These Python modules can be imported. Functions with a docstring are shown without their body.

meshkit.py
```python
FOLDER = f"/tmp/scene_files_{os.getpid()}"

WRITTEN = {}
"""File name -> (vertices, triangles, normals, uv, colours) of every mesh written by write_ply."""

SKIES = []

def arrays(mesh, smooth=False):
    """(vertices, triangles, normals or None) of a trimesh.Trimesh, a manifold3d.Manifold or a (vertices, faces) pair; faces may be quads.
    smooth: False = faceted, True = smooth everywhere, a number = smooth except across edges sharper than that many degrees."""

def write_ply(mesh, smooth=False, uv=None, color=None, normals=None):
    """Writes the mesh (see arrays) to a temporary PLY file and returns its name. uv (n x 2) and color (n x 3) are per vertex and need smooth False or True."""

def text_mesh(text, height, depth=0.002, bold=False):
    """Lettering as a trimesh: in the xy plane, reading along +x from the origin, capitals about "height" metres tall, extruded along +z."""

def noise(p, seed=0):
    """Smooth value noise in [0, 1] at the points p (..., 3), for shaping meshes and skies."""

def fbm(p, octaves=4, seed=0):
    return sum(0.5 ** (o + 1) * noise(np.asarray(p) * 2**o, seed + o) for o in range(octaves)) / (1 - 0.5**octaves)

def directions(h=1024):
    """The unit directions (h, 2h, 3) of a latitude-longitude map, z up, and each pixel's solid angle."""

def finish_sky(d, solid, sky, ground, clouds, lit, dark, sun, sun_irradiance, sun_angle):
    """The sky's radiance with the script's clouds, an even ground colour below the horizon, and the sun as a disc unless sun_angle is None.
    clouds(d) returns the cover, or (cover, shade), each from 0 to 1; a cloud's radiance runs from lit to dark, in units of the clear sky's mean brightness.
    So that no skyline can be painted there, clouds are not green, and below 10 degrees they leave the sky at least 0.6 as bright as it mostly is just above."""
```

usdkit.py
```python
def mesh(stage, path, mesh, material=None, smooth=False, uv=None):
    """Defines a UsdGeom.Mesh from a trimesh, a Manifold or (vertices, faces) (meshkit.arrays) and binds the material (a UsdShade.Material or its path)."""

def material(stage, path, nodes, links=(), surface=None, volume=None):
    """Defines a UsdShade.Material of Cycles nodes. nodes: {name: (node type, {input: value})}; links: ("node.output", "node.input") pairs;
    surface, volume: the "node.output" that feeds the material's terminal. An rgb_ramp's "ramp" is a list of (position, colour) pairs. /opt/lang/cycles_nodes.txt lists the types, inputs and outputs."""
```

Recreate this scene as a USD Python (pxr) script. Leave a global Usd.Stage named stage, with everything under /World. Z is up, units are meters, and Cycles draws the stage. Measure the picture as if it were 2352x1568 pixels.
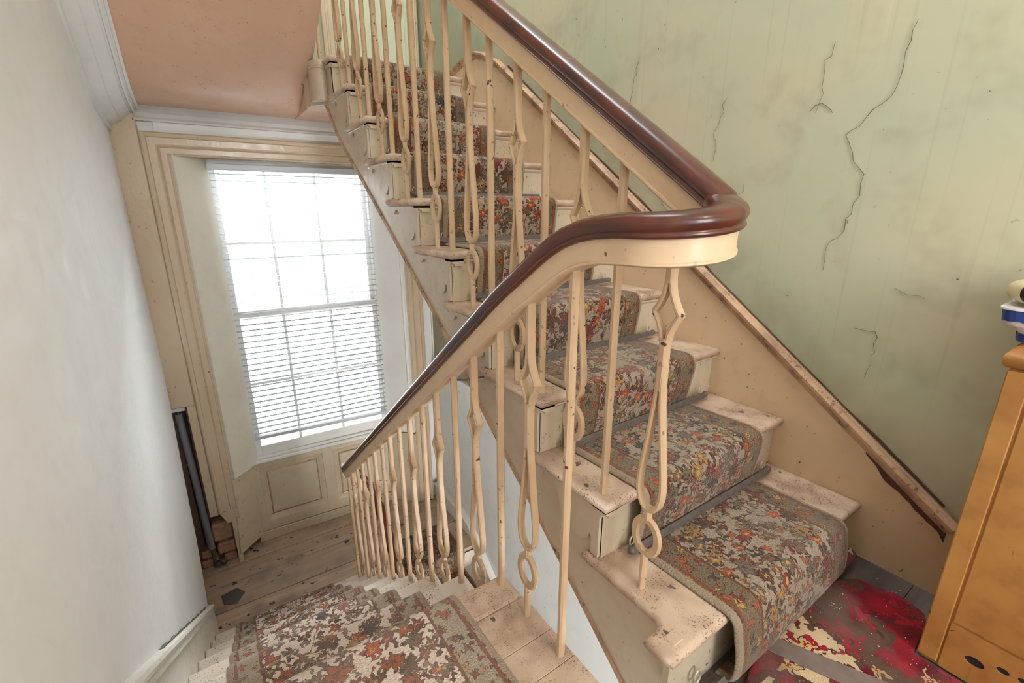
import math, random
import numpy as np, trimesh, usdkit, meshkit
import shapely.geometry as sg
from pxr import Usd, UsdGeom, UsdLux, UsdShade, Gf, Sdf

stage = Usd.Stage.CreateInMemory()
UsdGeom.SetStageUpAxis(stage, 'Z'); UsdGeom.SetStageMetersPerUnit(stage, 1.0)
UsdGeom.Xform.Define(stage, '/World'); UsdGeom.Scope.Define(stage, '/World/Looks')
random.seed(7); rng = np.random.default_rng(7)

# ------------------------------------------------------------------ camera, sky, lights, exposure
F_PX, YAW, PITCH = 1041.92, 0.6013, 0.2825
CAM = np.array([-0.708, -0.3786, 1.0366])
EXPOSURE = 0.84
fwd = np.array([math.sin(YAW)*math.cos(PITCH), math.cos(YAW)*math.cos(PITCH), -math.sin(PITCH)])
rgt = np.array([math.cos(YAW), -math.sin(YAW), 0.0]); upv = np.cross(rgt, fwd)
cam = UsdGeom.Camera.Define(stage, '/World/camera')
cam.CreateHorizontalApertureAttr(36.0); cam.CreateFocalLengthAttr(F_PX/2352*36.0)
cam.CreateClippingRangeAttr(Gf.Vec2f(0.02, 200)); cam.CreateExposureAttr(EXPOSURE)
M4 = Gf.Matrix4d(*rgt, 0, *upv, 0, *(-fwd), 0, *CAM, 1)
cam.AddTransformOp().Set(M4)

dome = UsdLux.DomeLight.Define(stage, '/World/sky')
dome.CreateIntensityAttr(0.8); dome.CreateColorAttr(Gf.Vec3f(0.93, 0.97, 1.0))

def rect_light(path, pos, aim, w, h, inten, col):
    l = UsdLux.RectLight.Define(stage, path)
    l.CreateWidthAttr(w); l.CreateHeightAttr(h); l.CreateIntensityAttr(inten); l.CreateColorAttr(Gf.Vec3f(*col))
    z = np.array(pos, float)-np.array(aim, float); z /= np.linalg.norm(z)
    x = np.cross([0, 0, 1.0], z)
    x = np.array([1.0, 0, 0]) if np.linalg.norm(x) < 1e-6 else x/np.linalg.norm(x)
    y = np.cross(z, x)
    l.AddTransformOp().Set(Gf.Matrix4d(*x, 0, *y, 0, *z, 0, *pos, 1))
    return l
TA = .05
AX = np.array([math.cos(TA), -math.sin(TA), 0]); NY = np.array([math.sin(TA), math.cos(TA), 0])
WO = np.array([-.97, 3.2, 0.0])
def wpt(x, d, z): return WO + AX*(x+.97) + NY*d + np.array([0, 0, z])     # window wall: x along it, d out through it
# daylight at the half-landing window; unseen fill lights added overhead, below and behind
rect_light('/World/window_daylight', wpt(-.06, 1.3, 2.9), wpt(-.06, -1.0, -.5), 3.2, 2.4, 66.0, (.90, .96, 1.0))
rect_light('/World/lantern_daylight', (.1, 1.2, 5.3), (.1, 1.2, 0), 1.3, 1.8, 5.2, (.82, .95, 1.0))  # unseen roof lantern, added to light the well from above
rect_light('/World/hall_window_daylight', (.3, -2.6, -1.9), (.4, 2.0, -1.6), 1.0, 1.4, 16.0, (1.0, .98, .95))  # added to brighten the lower wall; no hall window is built
rect_light('/World/landing_window_daylight', (-.2, -2.75, 1.55), (-.2, 0, 1.2), 1.1, 1.6, 5.0, (.95, .97, 1.0))  # unseen window, added for daylight from behind the camera

# ------------------------------------------------------------------ helpers
used = {}
def numbered(parent, name):
    k = (parent, name); n = used.get(k, -1)+1; used[k] = n
    return name if n == 0 else f'{name}_{n:03d}'
def path_of(name, parent=None):
    base = '/World' if parent is None else str(parent.GetPath())
    return f'{base}/{numbered(base, name)}'
def tag(p, label=None, cat=None, group=None, kind=None):
    for k, v in (('label', label), ('category', cat), ('group', group), ('kind', kind)):
        if v: p.SetCustomDataByKey(k, v)
    return p
def obj(name, mesh, mat, parent=None, smooth=False, uv=None, **kw):
    if isinstance(mesh, (list,)): mesh = trimesh.util.concatenate(mesh)
    m = usdkit.mesh(stage, path_of(name, parent), mesh, mat, smooth=smooth, uv=uv).GetPrim()
    return tag(m, **kw)
def thing(name, label, cat=None, group=None, kind=None):
    return tag(UsdGeom.Xform.Define(stage, path_of(name)).GetPrim(), label, cat, group, kind)

def tm(v, f): return trimesh.Trimesh(np.asarray(v, float), np.asarray(f, int), process=False)
def box(x0, x1, y0, y1, z0, z1):
    b = trimesh.creation.box([abs(x1-x0), abs(y1-y0), abs(z1-z0)]); b.apply_translation([(x0+x1)/2, (y0+y1)/2, (z0+z1)/2]); return b
def bbox(x0, x1, y0, y1, z0, z1, c=.003):
    'a box with chamfered edges'
    v = []
    for sx in (0, 1):
        for sy in (0, 1):
            for sz in (0, 1):
                p = np.array([(x0, x1)[sx], (y0, y1)[sy], (z0, z1)[sz]], float); d = np.array([1-2*sx, 1-2*sy, 1-2*sz], float)
                for a in range(3):
                    q = d*c; q[a] = 0; v.append(p+q)
    return trimesh.convex.convex_hull(np.array(v))
def wbox(x0, x1, d0, d1, z0, z1, c=.002):
    'chamfered box in the frame of the window wall'
    b = bbox(x0, x1, d0, d1, z0, z1, c); return to_wall(b)
def to_wall(b):
    v = b.vertices; b.vertices = WO + np.outer(v[:, 0]+.97, AX) + np.outer(v[:, 1], NY) + np.outer(v[:, 2], [0, 0, 1]); return b
def extrude(poly, h):
    p = poly if hasattr(poly, 'area') else sg.Polygon(poly)
    if not p.is_valid: p = p.buffer(0)
    if hasattr(p, 'geoms'): return trimesh.util.concatenate([extrude(q, h) for q in p.geoms if q.area > 1e-8])
    return trimesh.creation.extrude_polygon(p, h, engine='earcut')
def ext_x(poly_yz, x0, x1):
    m = extrude(poly_yz, abs(x1-x0)); v = m.vertices.copy()
    m.vertices = np.stack([v[:, 2]+min(x0, x1), v[:, 0], v[:, 1]], 1); return m
def ext_y(poly_xz, y0, y1):
    m = extrude(poly_xz, abs(y1-y0)); v = m.vertices.copy()
    m.vertices = np.stack([v[:, 0], v[:, 2]+min(y0, y1), v[:, 1]], 1); m.invert(); return m
def ext_z(poly, z0, z1):
    m = extrude(poly, z1-z0); m.apply_translation([0, 0, z0]); return m
def inset(poly, d):
    'mitred inset of a counter-clockwise polygon'
    p = np.asarray(poly, float); n = len(p); out = []
    for i in range(n):
        a, b, c = p[i-1], p[i], p[(i+1) % n]
        e1, e2 = (b-a)/np.linalg.norm(b-a), (c-b)/np.linalg.norm(c-b)
        n1, n2 = np.array([-e1[1], e1[0]]), np.array([-e2[1], e2[0]])
        m = n1+n2; out.append(b+d*m/max(.25, 1+n1@n2))
    return np.array(out)
def slab(poly, z0, z1, r=.012, steps=6):
    'slab with a half-round edge'
    p = np.asarray(poly, float)
    if sg.Polygon(p).exterior.is_ccw is False: p = p[::-1]
    zs, ins = [], []
    h = (z1-z0)/2; r = min(r, h)
    for t in np.linspace(-math.pi/2, math.pi/2, steps+1):
        zs.append((z0+r if t < 0 else z1-r)+r*math.sin(t)); ins.append(r*(1-math.cos(t)))
    rings = [np.c_[inset(p, d), np.full(len(p), z)] for d, z in zip(ins, zs)]
    v = np.vstack(rings); n = len(p); f = []
    for k in range(len(rings)-1):
        for i in range(n):
            j = (i+1) % n; a, b, c, d = k*n+i, k*n+j, (k+1)*n+j, (k+1)*n+i; f += [[a, b, c], [a, c, d]]
    tv, tf = trimesh.creation.triangulate_polygon(sg.Polygon(p), engine='earcut')
    # map the triangulation's vertices to ring indices
    idx = [int(np.argmin(((p-q)**2).sum(1))) for q in tv]
    tf = np.array([[idx[a] for a in t] for t in tf])
    a, b, c = p[tf[:, 0]], p[tf[:, 1]], p[tf[:, 2]]
    flip = ((b-a)[:, 0]*(c-a)[:, 1]-(b-a)[:, 1]*(c-a)[:, 0]) < 0
    tf[flip] = tf[flip][:, ::-1]
    f += (tf+(len(rings)-1)*n).tolist() + tf[:, ::-1].tolist()
    return tm(v, f)
def loft(rings, closed=True, cap=True):
    R = np.asarray(rings, float); k, n, _ = R.shape; v = R.reshape(-1, 3); f = []
    for i in range(k if closed is None else k-1):
        i2 = (i+1) % k
        for j in range(n if closed is not False else n-1):
            j2 = (j+1) % n; a, b, c, d = i*n+j, i*n+j2, i2*n+j2, i2*n+j; f += [[a, b, c], [a, c, d]]
    m = tm(v, f)
    if cap and closed is not None:
        c0, c1 = len(v), len(v)+1
        v = np.vstack([v, R[0].mean(0), R[-1].mean(0)])
        f += [[c0, (j+1) % n, j] for j in range(n)] + [[c1, (k-1)*n+j, (k-1)*n+(j+1) % n] for j in range(n)]
        m = tm(v, f)
    m.fix_normals(multibody=False) if len(m.faces) < 6000 else None
    return m
def sweep(path, prof, up=None, loop=False):
    'profile (a along the side, b along the normal) swept along a 3-D path; up: fixed vector, side = up x tangent'
    P = np.asarray(path, float); n = len(P)
    T = np.zeros_like(P)
    for i in range(n):
        a = P[(i-1) % n] if loop or i > 0 else P[i]; b = P[(i+1) % n] if loop or i < n-1 else P[i]
        T[i] = (b-a)/max(1e-9, np.linalg.norm(b-a))
    rings = []
    for i in range(n):
        s = np.cross(T[i], up if np.ndim(up) == 1 else up[i]); s /= np.linalg.norm(s); nn = np.cross(s, T[i])
        rings.append([P[i]+a*s+b*nn for a, b in prof])
    return loft(rings, closed=None if loop else True)
def round_rect(w, h, c):
    w, h = w/2, h/2
    return [(-w+c, -h), (w-c, -h), (w, -h+c), (w, h-c), (w-c, h), (-w+c, h), (-w, h-c), (-w, -h+c)]
def tube(path, r, n=8, up=(0, 0, 1.0)):
    P = np.asarray(path, float)
    u = np.array(up, float)
    if abs(np.dot((P[-1]-P[0])/np.linalg.norm(P[-1]-P[0]), u)) > .9: u = np.array([1.0, 0, 0])
    return sweep(P, [(r*math.cos(a), r*math.sin(a)) for a in np.linspace(0, 2*math.pi, n, endpoint=False)], up=u)
def torus(center, ax1, ax2, r1, r2, prof, n=22):
    c = np.asarray(center, float); a1 = np.asarray(ax1, float); a2 = np.asarray(ax2, float)
    P = [c+a1*r1*math.cos(t)+a2*r2*math.sin(t) for t in np.linspace(0, 2*math.pi, n, endpoint=False)]
    return sweep(P, prof, up=np.cross(a1, a2), loop=True)

import manifold3d as m3
def union(parts):
    'one closed body out of overlapping closed pieces'
    acc = None
    for p in parts:
        p = trimesh.Trimesh(p.vertices, p.faces, process=True); p.fix_normals()
        q = m3.Manifold(m3.Mesh(np.asarray(p.vertices, np.float32), np.asarray(p.faces, np.uint32)))
        if q.status() != m3.Error.NoError: return trimesh.util.concatenate(parts)
        acc = q if acc is None else acc+q
    o = acc.to_mesh(); return trimesh.Trimesh(np.array(o.vert_properties)[:, :3], np.array(o.tri_verts), process=False)
# ------------------------------------------------------------------ materials
def lin(r, g, b): return tuple(((c/255)/12.92 if c/255 <= .04045 else ((c/255+.055)/1.055)**2.4) for c in (r, g, b))
class G:
    'small node-graph builder: values that are "node.socket" strings become links'
    def __init__(s): s.n, s.l, s.k = {}, [], 0
    def add(s, kind, out=None, **inp):
        s.k += 1; nm = f'n{s.k}'; vals = {}
        for k, v in inp.items():
            if isinstance(v, str) and '.' in v: s.l.append((v, f'{nm}.{k}'))
            else: vals[k] = v
        s.n[nm] = (kind, vals); return f'{nm}.{out}' if out else nm
    def math(s, t, a, b=0.0, c=0.0): return s.add('math', 'value', math_type=t, value1=a, value2=b, value3=c)
    def mix(s, f, a, b, t='mix'): return s.add('mix', 'color', mix_type=t, fac=f, color1=a, color2=b)
    def rng(s, v, a, b, c=0.0, d=1.0): return s.add('map_range', 'result', value=v, from_min=a, from_max=b, to_min=c, to_max=d, clamp=True)
    def noise(s, vec, scale, detail=3.0, rough=.5, dist=0.0): return s.add('noise_texture', 'fac', vector=vec, scale=float(scale), detail=float(detail), roughness=float(rough), distortion=float(dist))
    def pos(s, scale=None):
        p = s.add('geometry', 'position')
        return p if scale is None else s.add('vector_math', 'vector', math_type='multiply', vector1=p, vector2=scale) if False else s.add('mapping', 'vector', mapping_type='point', vector=p, scale=scale)
    def done(s, name, surf): return usdkit.material(stage, '/World/Looks/'+name, s.n, s.l, surface=surf)
def principled(g, name, color, rough=.5, bump=None, bump_d=.002, bump_s=.5, **kw):
    if bump: kw['normal'] = g.add('bump', 'normal', height=bump, strength=float(bump_s), distance=float(bump_d))
    p = g.add('principled_bsdf', base_color=color, roughness=rough, **kw)
    return g.done(name, p+'.BSDF')
def paint(name, col, dirt, rough=.4, mottle=.5, speck=None, speck_scale=90, speck_lo=.70, streak=None, bump_d=.0015, chip=None, chip_scale=22, chip_lo=.72, spec=.5, big=1.6):
    'old oil paint: mottled, with fine specks, chips and vertical streaks'
    g = G(); p = g.pos()
    n1 = g.noise(p, big, 2, .6); c = g.mix(g.math('multiply', g.rng(n1, .40, .72), mottle), col, dirt)
    n2 = g.noise(p, 14, 2, .65); c = g.mix(g.math('multiply', g.rng(n2, .52, .75), mottle*.6), c, dirt)
    if streak:
        ps = g.pos((30., 30., .8)); n4 = g.noise(ps, 1.0, 1, .6)
        c = g.mix(g.math('multiply', g.rng(n4, .58, .75), .45), c, streak)
    if speck:
        n3 = g.noise(p, speck_scale, 1, .5); zone = g.rng(n2, .40, .66)
        c = g.mix(g.math('multiply', g.rng(n3, speck_lo-.05, speck_lo), g.math('add', g.math('multiply', zone, .9), .03)), c, speck)
    if chip:
        n5 = g.noise(p, chip_scale, 2, .6); c = g.mix(g.rng(n5, chip_lo, chip_lo+.012), c, chip)
    b = g.noise(p, 30, 1, .6)
    return principled(g, name, c, g.rng(n2, .3, .8, rough-.07, rough+.16), b, bump_d, .45, specular_ior_level=spec)

BROWN = lin(92, 60, 40)
M = {}
M['cream_iron'] = paint('cream_iron_paint', lin(208, 177, 143), lin(174, 142, 108), .34, .5, speck=lin(105, 66, 42), speck_scale=70, speck_lo=.73, chip=lin(86, 54, 36), chip_scale=34, chip_lo=.715, big=6)
M['cream_wood'] = paint('cream_wood_paint', lin(224, 202, 166), lin(188, 162, 122), .36, .45, speck=lin(98, 66, 45), speck_scale=80, speck_lo=.74)
M['string'] = paint('cream_string_paint', lin(204, 187, 164), lin(172, 150, 126), .30, .45, speck=lin(95, 68, 50), speck_scale=60, speck_lo=.76)
M['tread'] = paint('worn_tread_paint', lin(204, 179, 156), lin(148, 118, 96), .50, .75, speck=lin(104, 74, 58), speck_scale=210, speck_lo=.64, chip=lin(98, 84, 84), chip_scale=20, chip_lo=.70, big=9)
M['tread_pale'] = paint('pale_tread_paint', lin(230, 220, 206), lin(196, 170, 148), .5, .5, speck=lin(100, 74, 60), speck_scale=170, speck_lo=.66, big=3)
M['riser'] = paint('riser_paint', lin(200, 186, 160), lin(166, 140, 108), .40, .5, speck=lin(84, 62, 50), speck_scale=90, speck_lo=.72)
M['wall_string'] = paint('peach_string_paint', lin(212, 184, 150), lin(182, 150, 114), .42, .55, speck=lin(96, 60, 40), speck_scale=60, speck_lo=.755)
M['capping'] = paint('dirty_capping_paint', lin(196, 160, 128), lin(120, 88, 66), .45, .7, speck=lin(72, 48, 36), speck_scale=85, speck_lo=.66, big=7)
M['fascia'] = paint('rail_fascia_paint', lin(222, 191, 156), lin(198, 164, 126), .33, .35, speck=lin(110, 76, 50), speck_scale=60, speck_lo=.76)
M['joinery'] = paint('gloss_joinery_paint', lin(204, 186, 160), lin(178, 154, 124), .24, .5, speck=lin(106, 80, 58), speck_scale=45, speck_lo=.77, bump_d=.003)
M['apron'] = paint('apron_paint', lin(208, 194, 168), lin(178, 158, 128), .34, .5, speck=lin(84, 66, 50), speck_scale=40, speck_lo=.75)
M['reveal'] = paint('reveal_paint', lin(226, 222, 208), lin(200, 188, 164), .30, .5)
M['white_gloss'] = paint('white_gloss_paint', lin(232, 232, 228), lin(204, 202, 194), .28, .3)
M['cornice'] = paint('cornice_paint', lin(232, 232, 230), lin(204, 202, 198), .45, .35)
M['white_wall'] = paint('white_plaster', lin(241, 243, 246), lin(230, 229, 228), .62, .5, bump_d=.003, streak=lin(234, 237, 242), spec=.3)
M['pale_wall'] = paint('pale_blue_plaster', lin(232, 233, 230), lin(206, 208, 206), .6, .4, speck=lin(130, 130, 130), speck_scale=30, speck_lo=.78)
M['soffit'] = paint('tan_soffit_plaster', lin(220, 181, 154), lin(200, 158, 130), .40, .5, speck=lin(160, 124, 104), speck_scale=90, speck_lo=.74, bump_d=.002)
M['baseboard'] = paint('white_baseboard_paint', lin(238, 236, 230), lin(222, 216, 204), .36, .3, speck=lin(150, 138, 120), speck_scale=40, speck_lo=.78)

def green_wall():
    g = G(); p = g.pos()
    c = g.mix(g.rng(g.noise(p, 1.3, 2, .6), .36, .66), lin(186, 192, 164), lin(204, 194, 164))
    sep = g.add('separate_xyz', vector=p); ax = lambda k: sep+'.'+k
    c = g.mix(g.math('multiply', g.rng(g.noise(p, 6, 3, .65), .50, .74), .40), c, lin(150, 144, 116))
    ps = g.pos((45., 45., .55)); c = g.mix(g.math('multiply', g.math('multiply', g.rng(g.noise(ps, 1.0, 2, .5), .62, .72), g.rng(g.noise(p, 1.6, 0), .45, .65)), .45), c, lin(208, 208, 184))
    ps = g.pos((60., 60., .9)); c = g.mix(g.math('multiply', g.rng(g.noise(ps, 1.0, 1, .6), .63, .72), .14), c, lin(140, 138, 112))
    # a darker band along the stairs just above the capping
    h = g.math('subtract', ax('z'), g.math('multiply_add', ax('y'), .722, .40)); hn = g.math('add', h, g.math('multiply', g.math('subtract', g.noise(p, 7, 2, .65), .5), .30))
    c = g.mix(g.math('multiply', g.rng(hn, .20, -.06), .50), c, lin(120, 112, 92))
    c = g.mix(g.math('multiply', g.rng(g.noise(p, 48, 2, .5), .735, .75), g.rng(g.noise(p, 3, 2), .45, .62)), c, lin(92, 66, 48))
    b = g.noise(p, 14, 2, .6)
    return principled(g, 'sage_green_plaster', c, .55, b, .004, .4)
M['green_wall'] = green_wall()
def wood(name, a, b, dark, axis='x', rough=.55, scale=1.0, spots=None):
    g = G(); s = {'x': (2., 30., 30.), 'y': (30., 2., 30.)}[axis]
    p = g.pos(tuple(k*scale for k in s)); q = g.pos()
    r = g.add('object_info', 'random')
    off = g.add('combine_xyz', 'vector', x=g.math('multiply', r, 37.0), y=g.math('multiply', r, 11.0), z=0.0)
    pv = g.add('vector_math', 'vector', math_type='add', vector1=p, vector2=off) if False else p
    n = g.noise(pv, 1.0, 3, .65)
    c = g.mix(g.rng(n, .35, .68), a, b)
    c = g.mix(g.math('multiply', g.rng(g.noise(q, 4.2, 2, .65), .48, .70), .75), c, dark)
    c = g.mix(g.math('multiply', r, .35), c, dark)
    if spots: c = g.mix(g.rng(g.noise(q, 16, 2, .6), .64, .70), c, spots)
    return principled(g, name, c, rough, n, .002, .5)
M['boards'] = wood('worn_floor_boards', lin(222, 198, 172), lin(194, 168, 144), lin(150, 136, 128), 'x', .5, spots=lin(74, 62, 58))
M['boards_dusty'] = wood('dusty_floor_boards', lin(112, 98, 88), lin(86, 72, 64), lin(60, 50, 46), 'x', .7)
def simple(name, col, rough=.5, var=.25, scale=30, metallic=0.0, **kw):
    g = G(); p = g.pos(); n = g.noise(p, scale, 1, .6)
    c = g.mix(g.math('multiply', g.rng(n, .4, .7), var), col, tuple(x*.55 for x in col))
    return principled(g, name, c, rough, n, .001, .3, metallic=metallic, **kw)
def mahogany():
    g = G(); p = g.pos((40., 6., 12.)); n = g.noise(p, 1.0, 2, .6)
    c = g.mix(g.rng(n, .35, .7), lin(98, 44, 30), lin(58, 22, 17))
    return principled(g, 'polished_mahogany', c, g.rng(n, .3, .8, .24, .38), n, .0006, .2, coat_weight=.35, coat_roughness=.14)
M['mahogany'] = mahogany()
M['rod'] = simple('grey_rod_metal', lin(104, 94, 88), .5, .5, 60, .2)
M['eye'] = simple('eyelet_metal', lin(200, 190, 172), .35, .4, 90, .3)
M['dark'] = simple('dark_void', lin(58, 44, 36), .9, .5, 14)
M['crack'] = simple('dark_crack_plaster', lin(112, 104, 84), .9, .4, 60)  # even dark colour of the cracks themselves
M['peeled'] = simple('bare_brown_timber', lin(84, 54, 42), .8, .5, 40)
M['chase'] = simple('bare_chase_plaster', lin(96, 74, 58), .9, .6, 9)
M['brick'] = simple('old_brick', lin(176, 136, 110), .85, .6, 26)
M['foam'] = simple('grey_foam_lagging', lin(122, 124, 130), .7, .25, 10)
M['copper'] = simple('dull_pipe_metal', lin(96, 90, 82), .5, .5, 40, .5)
M['lead'] = simple('grey_metal_patch', lin(110, 108, 110), .5, .25, 20, .3)
M['blind'] = simple('white_blind_enamel', lin(190, 195, 200), .35, .06, 8)
M['grey_cornice'] = paint('grey_cornice_paint', lin(206, 203, 198), lin(170, 166, 162), .5, .4)
M['blue'] = simple('blue_tub_print', lin(38, 66, 140), .35, .08)
M['white_plastic'] = simple('white_tub_plastic', lin(232, 226, 228), .35, .05)
M['cloth'] = simple('cream_bag_paper', lin(214, 198, 160), .6, .22, 22)
M['black'] = simple('black_print', lin(34, 30, 34), .6, .1)
M['pink'] = simple('red_print', lin(214, 110, 92), .6, .35, 40)
M['lamp'] = None
def cabinet_mat():
    g = G(); p = g.pos(); n = g.noise(p, 5, 4, .6)
    c = g.mix(g.rng(n, .35, .7), lin(190, 138, 74), lin(166, 112, 56))
    c = g.mix(g.math('multiply', g.rng(g.noise(p, 20, 4, .65), .5, .75), .45), c, lin(140, 96, 48))
    c = g.mix(g.rng(g.noise(p, 26, 3, .6, .8), .705, .715), c, lin(66, 40, 32))
    ps = g.pos((60., 60., 2.)); c = g.mix(g.math('multiply', g.rng(g.noise(ps, 1.0, 2), .64, .72), .35), c, lin(120, 84, 46))
    return principled(g, 'mustard_cabinet_paint', c, .45, g.noise(p, 60, 3), .0008, .35)
M['cabinet'] = cabinet_mat()
def glass():
    g = G(); t = g.add('transparent_bsdf', color=(.97, .985, .98)); gl = g.add('glossy_bsdf', color=(1., 1., 1.), roughness=.02)
    f = g.add('fresnel', 'fac', IOR=1.45)
    return g.done('window_glass', g.add('mix_closure', 'closure', fac=f, closure1=t+'.BSDF', closure2=gl+'.BSDF'))
M['glass'] = glass()

def flower_layer(g, uv, scale, base, size, k, amp, keep, ramp, outline, center, rnd=.85, ow=1.28, shared=None):
    v = g.add('voronoi_texture', dimensions='2D', vector=uv, scale=float(scale), randomness=float(rnd))
    d = g.add('vector_math', 'vector', math_type='subtract', vector1=uv, vector2=v+'.position') if True else None
    s = g.add('separate_xyz', vector=d); cs = g.add('separate_color', color=v+'.color')
    ang = g.math('arctan2', s+'.y', s+'.x')
    pet = g.math('sine', g.math('multiply_add', ang, float(k), g.math('multiply', cs+'.b', 6.28)))
    sz = g.math('multiply', size, g.rng(cs+'.g', 0., 1., .6, 1.15))
    rad = g.math('divide', v+'.distance', g.math('multiply', sz, g.math('multiply_add', pet, float(amp), 1.0-amp)))
    wob = rad if shared is None else g.math('add', rad, shared)
    ok = g.math('less_than', cs+'.g', float(keep))
    col = g.add('rgb_ramp', 'color', fac=cs+'.r', ramp=ramp, interpolate=False)
    c = g.mix(g.math('multiply', ok, g.math('less_than', wob, ow)), base, outline)
    c = g.mix(g.math('multiply', ok, g.math('less_than', wob, 1.0)), c, col)
    return g.mix(g.math('multiply', ok, g.math('less_than', wob, .34)), c, center)
PAL = [(0, lin(148, 70, 38)), (.14, lin(100, 90, 70)), (.34, lin(116, 48, 46)), (.44, lin(86, 56, 40)), (.62, lin(150, 112, 62)), (.70, lin(112, 80, 60)), (.84, lin(166, 66, 36)), (.90, lin(56, 55, 56))]
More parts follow.
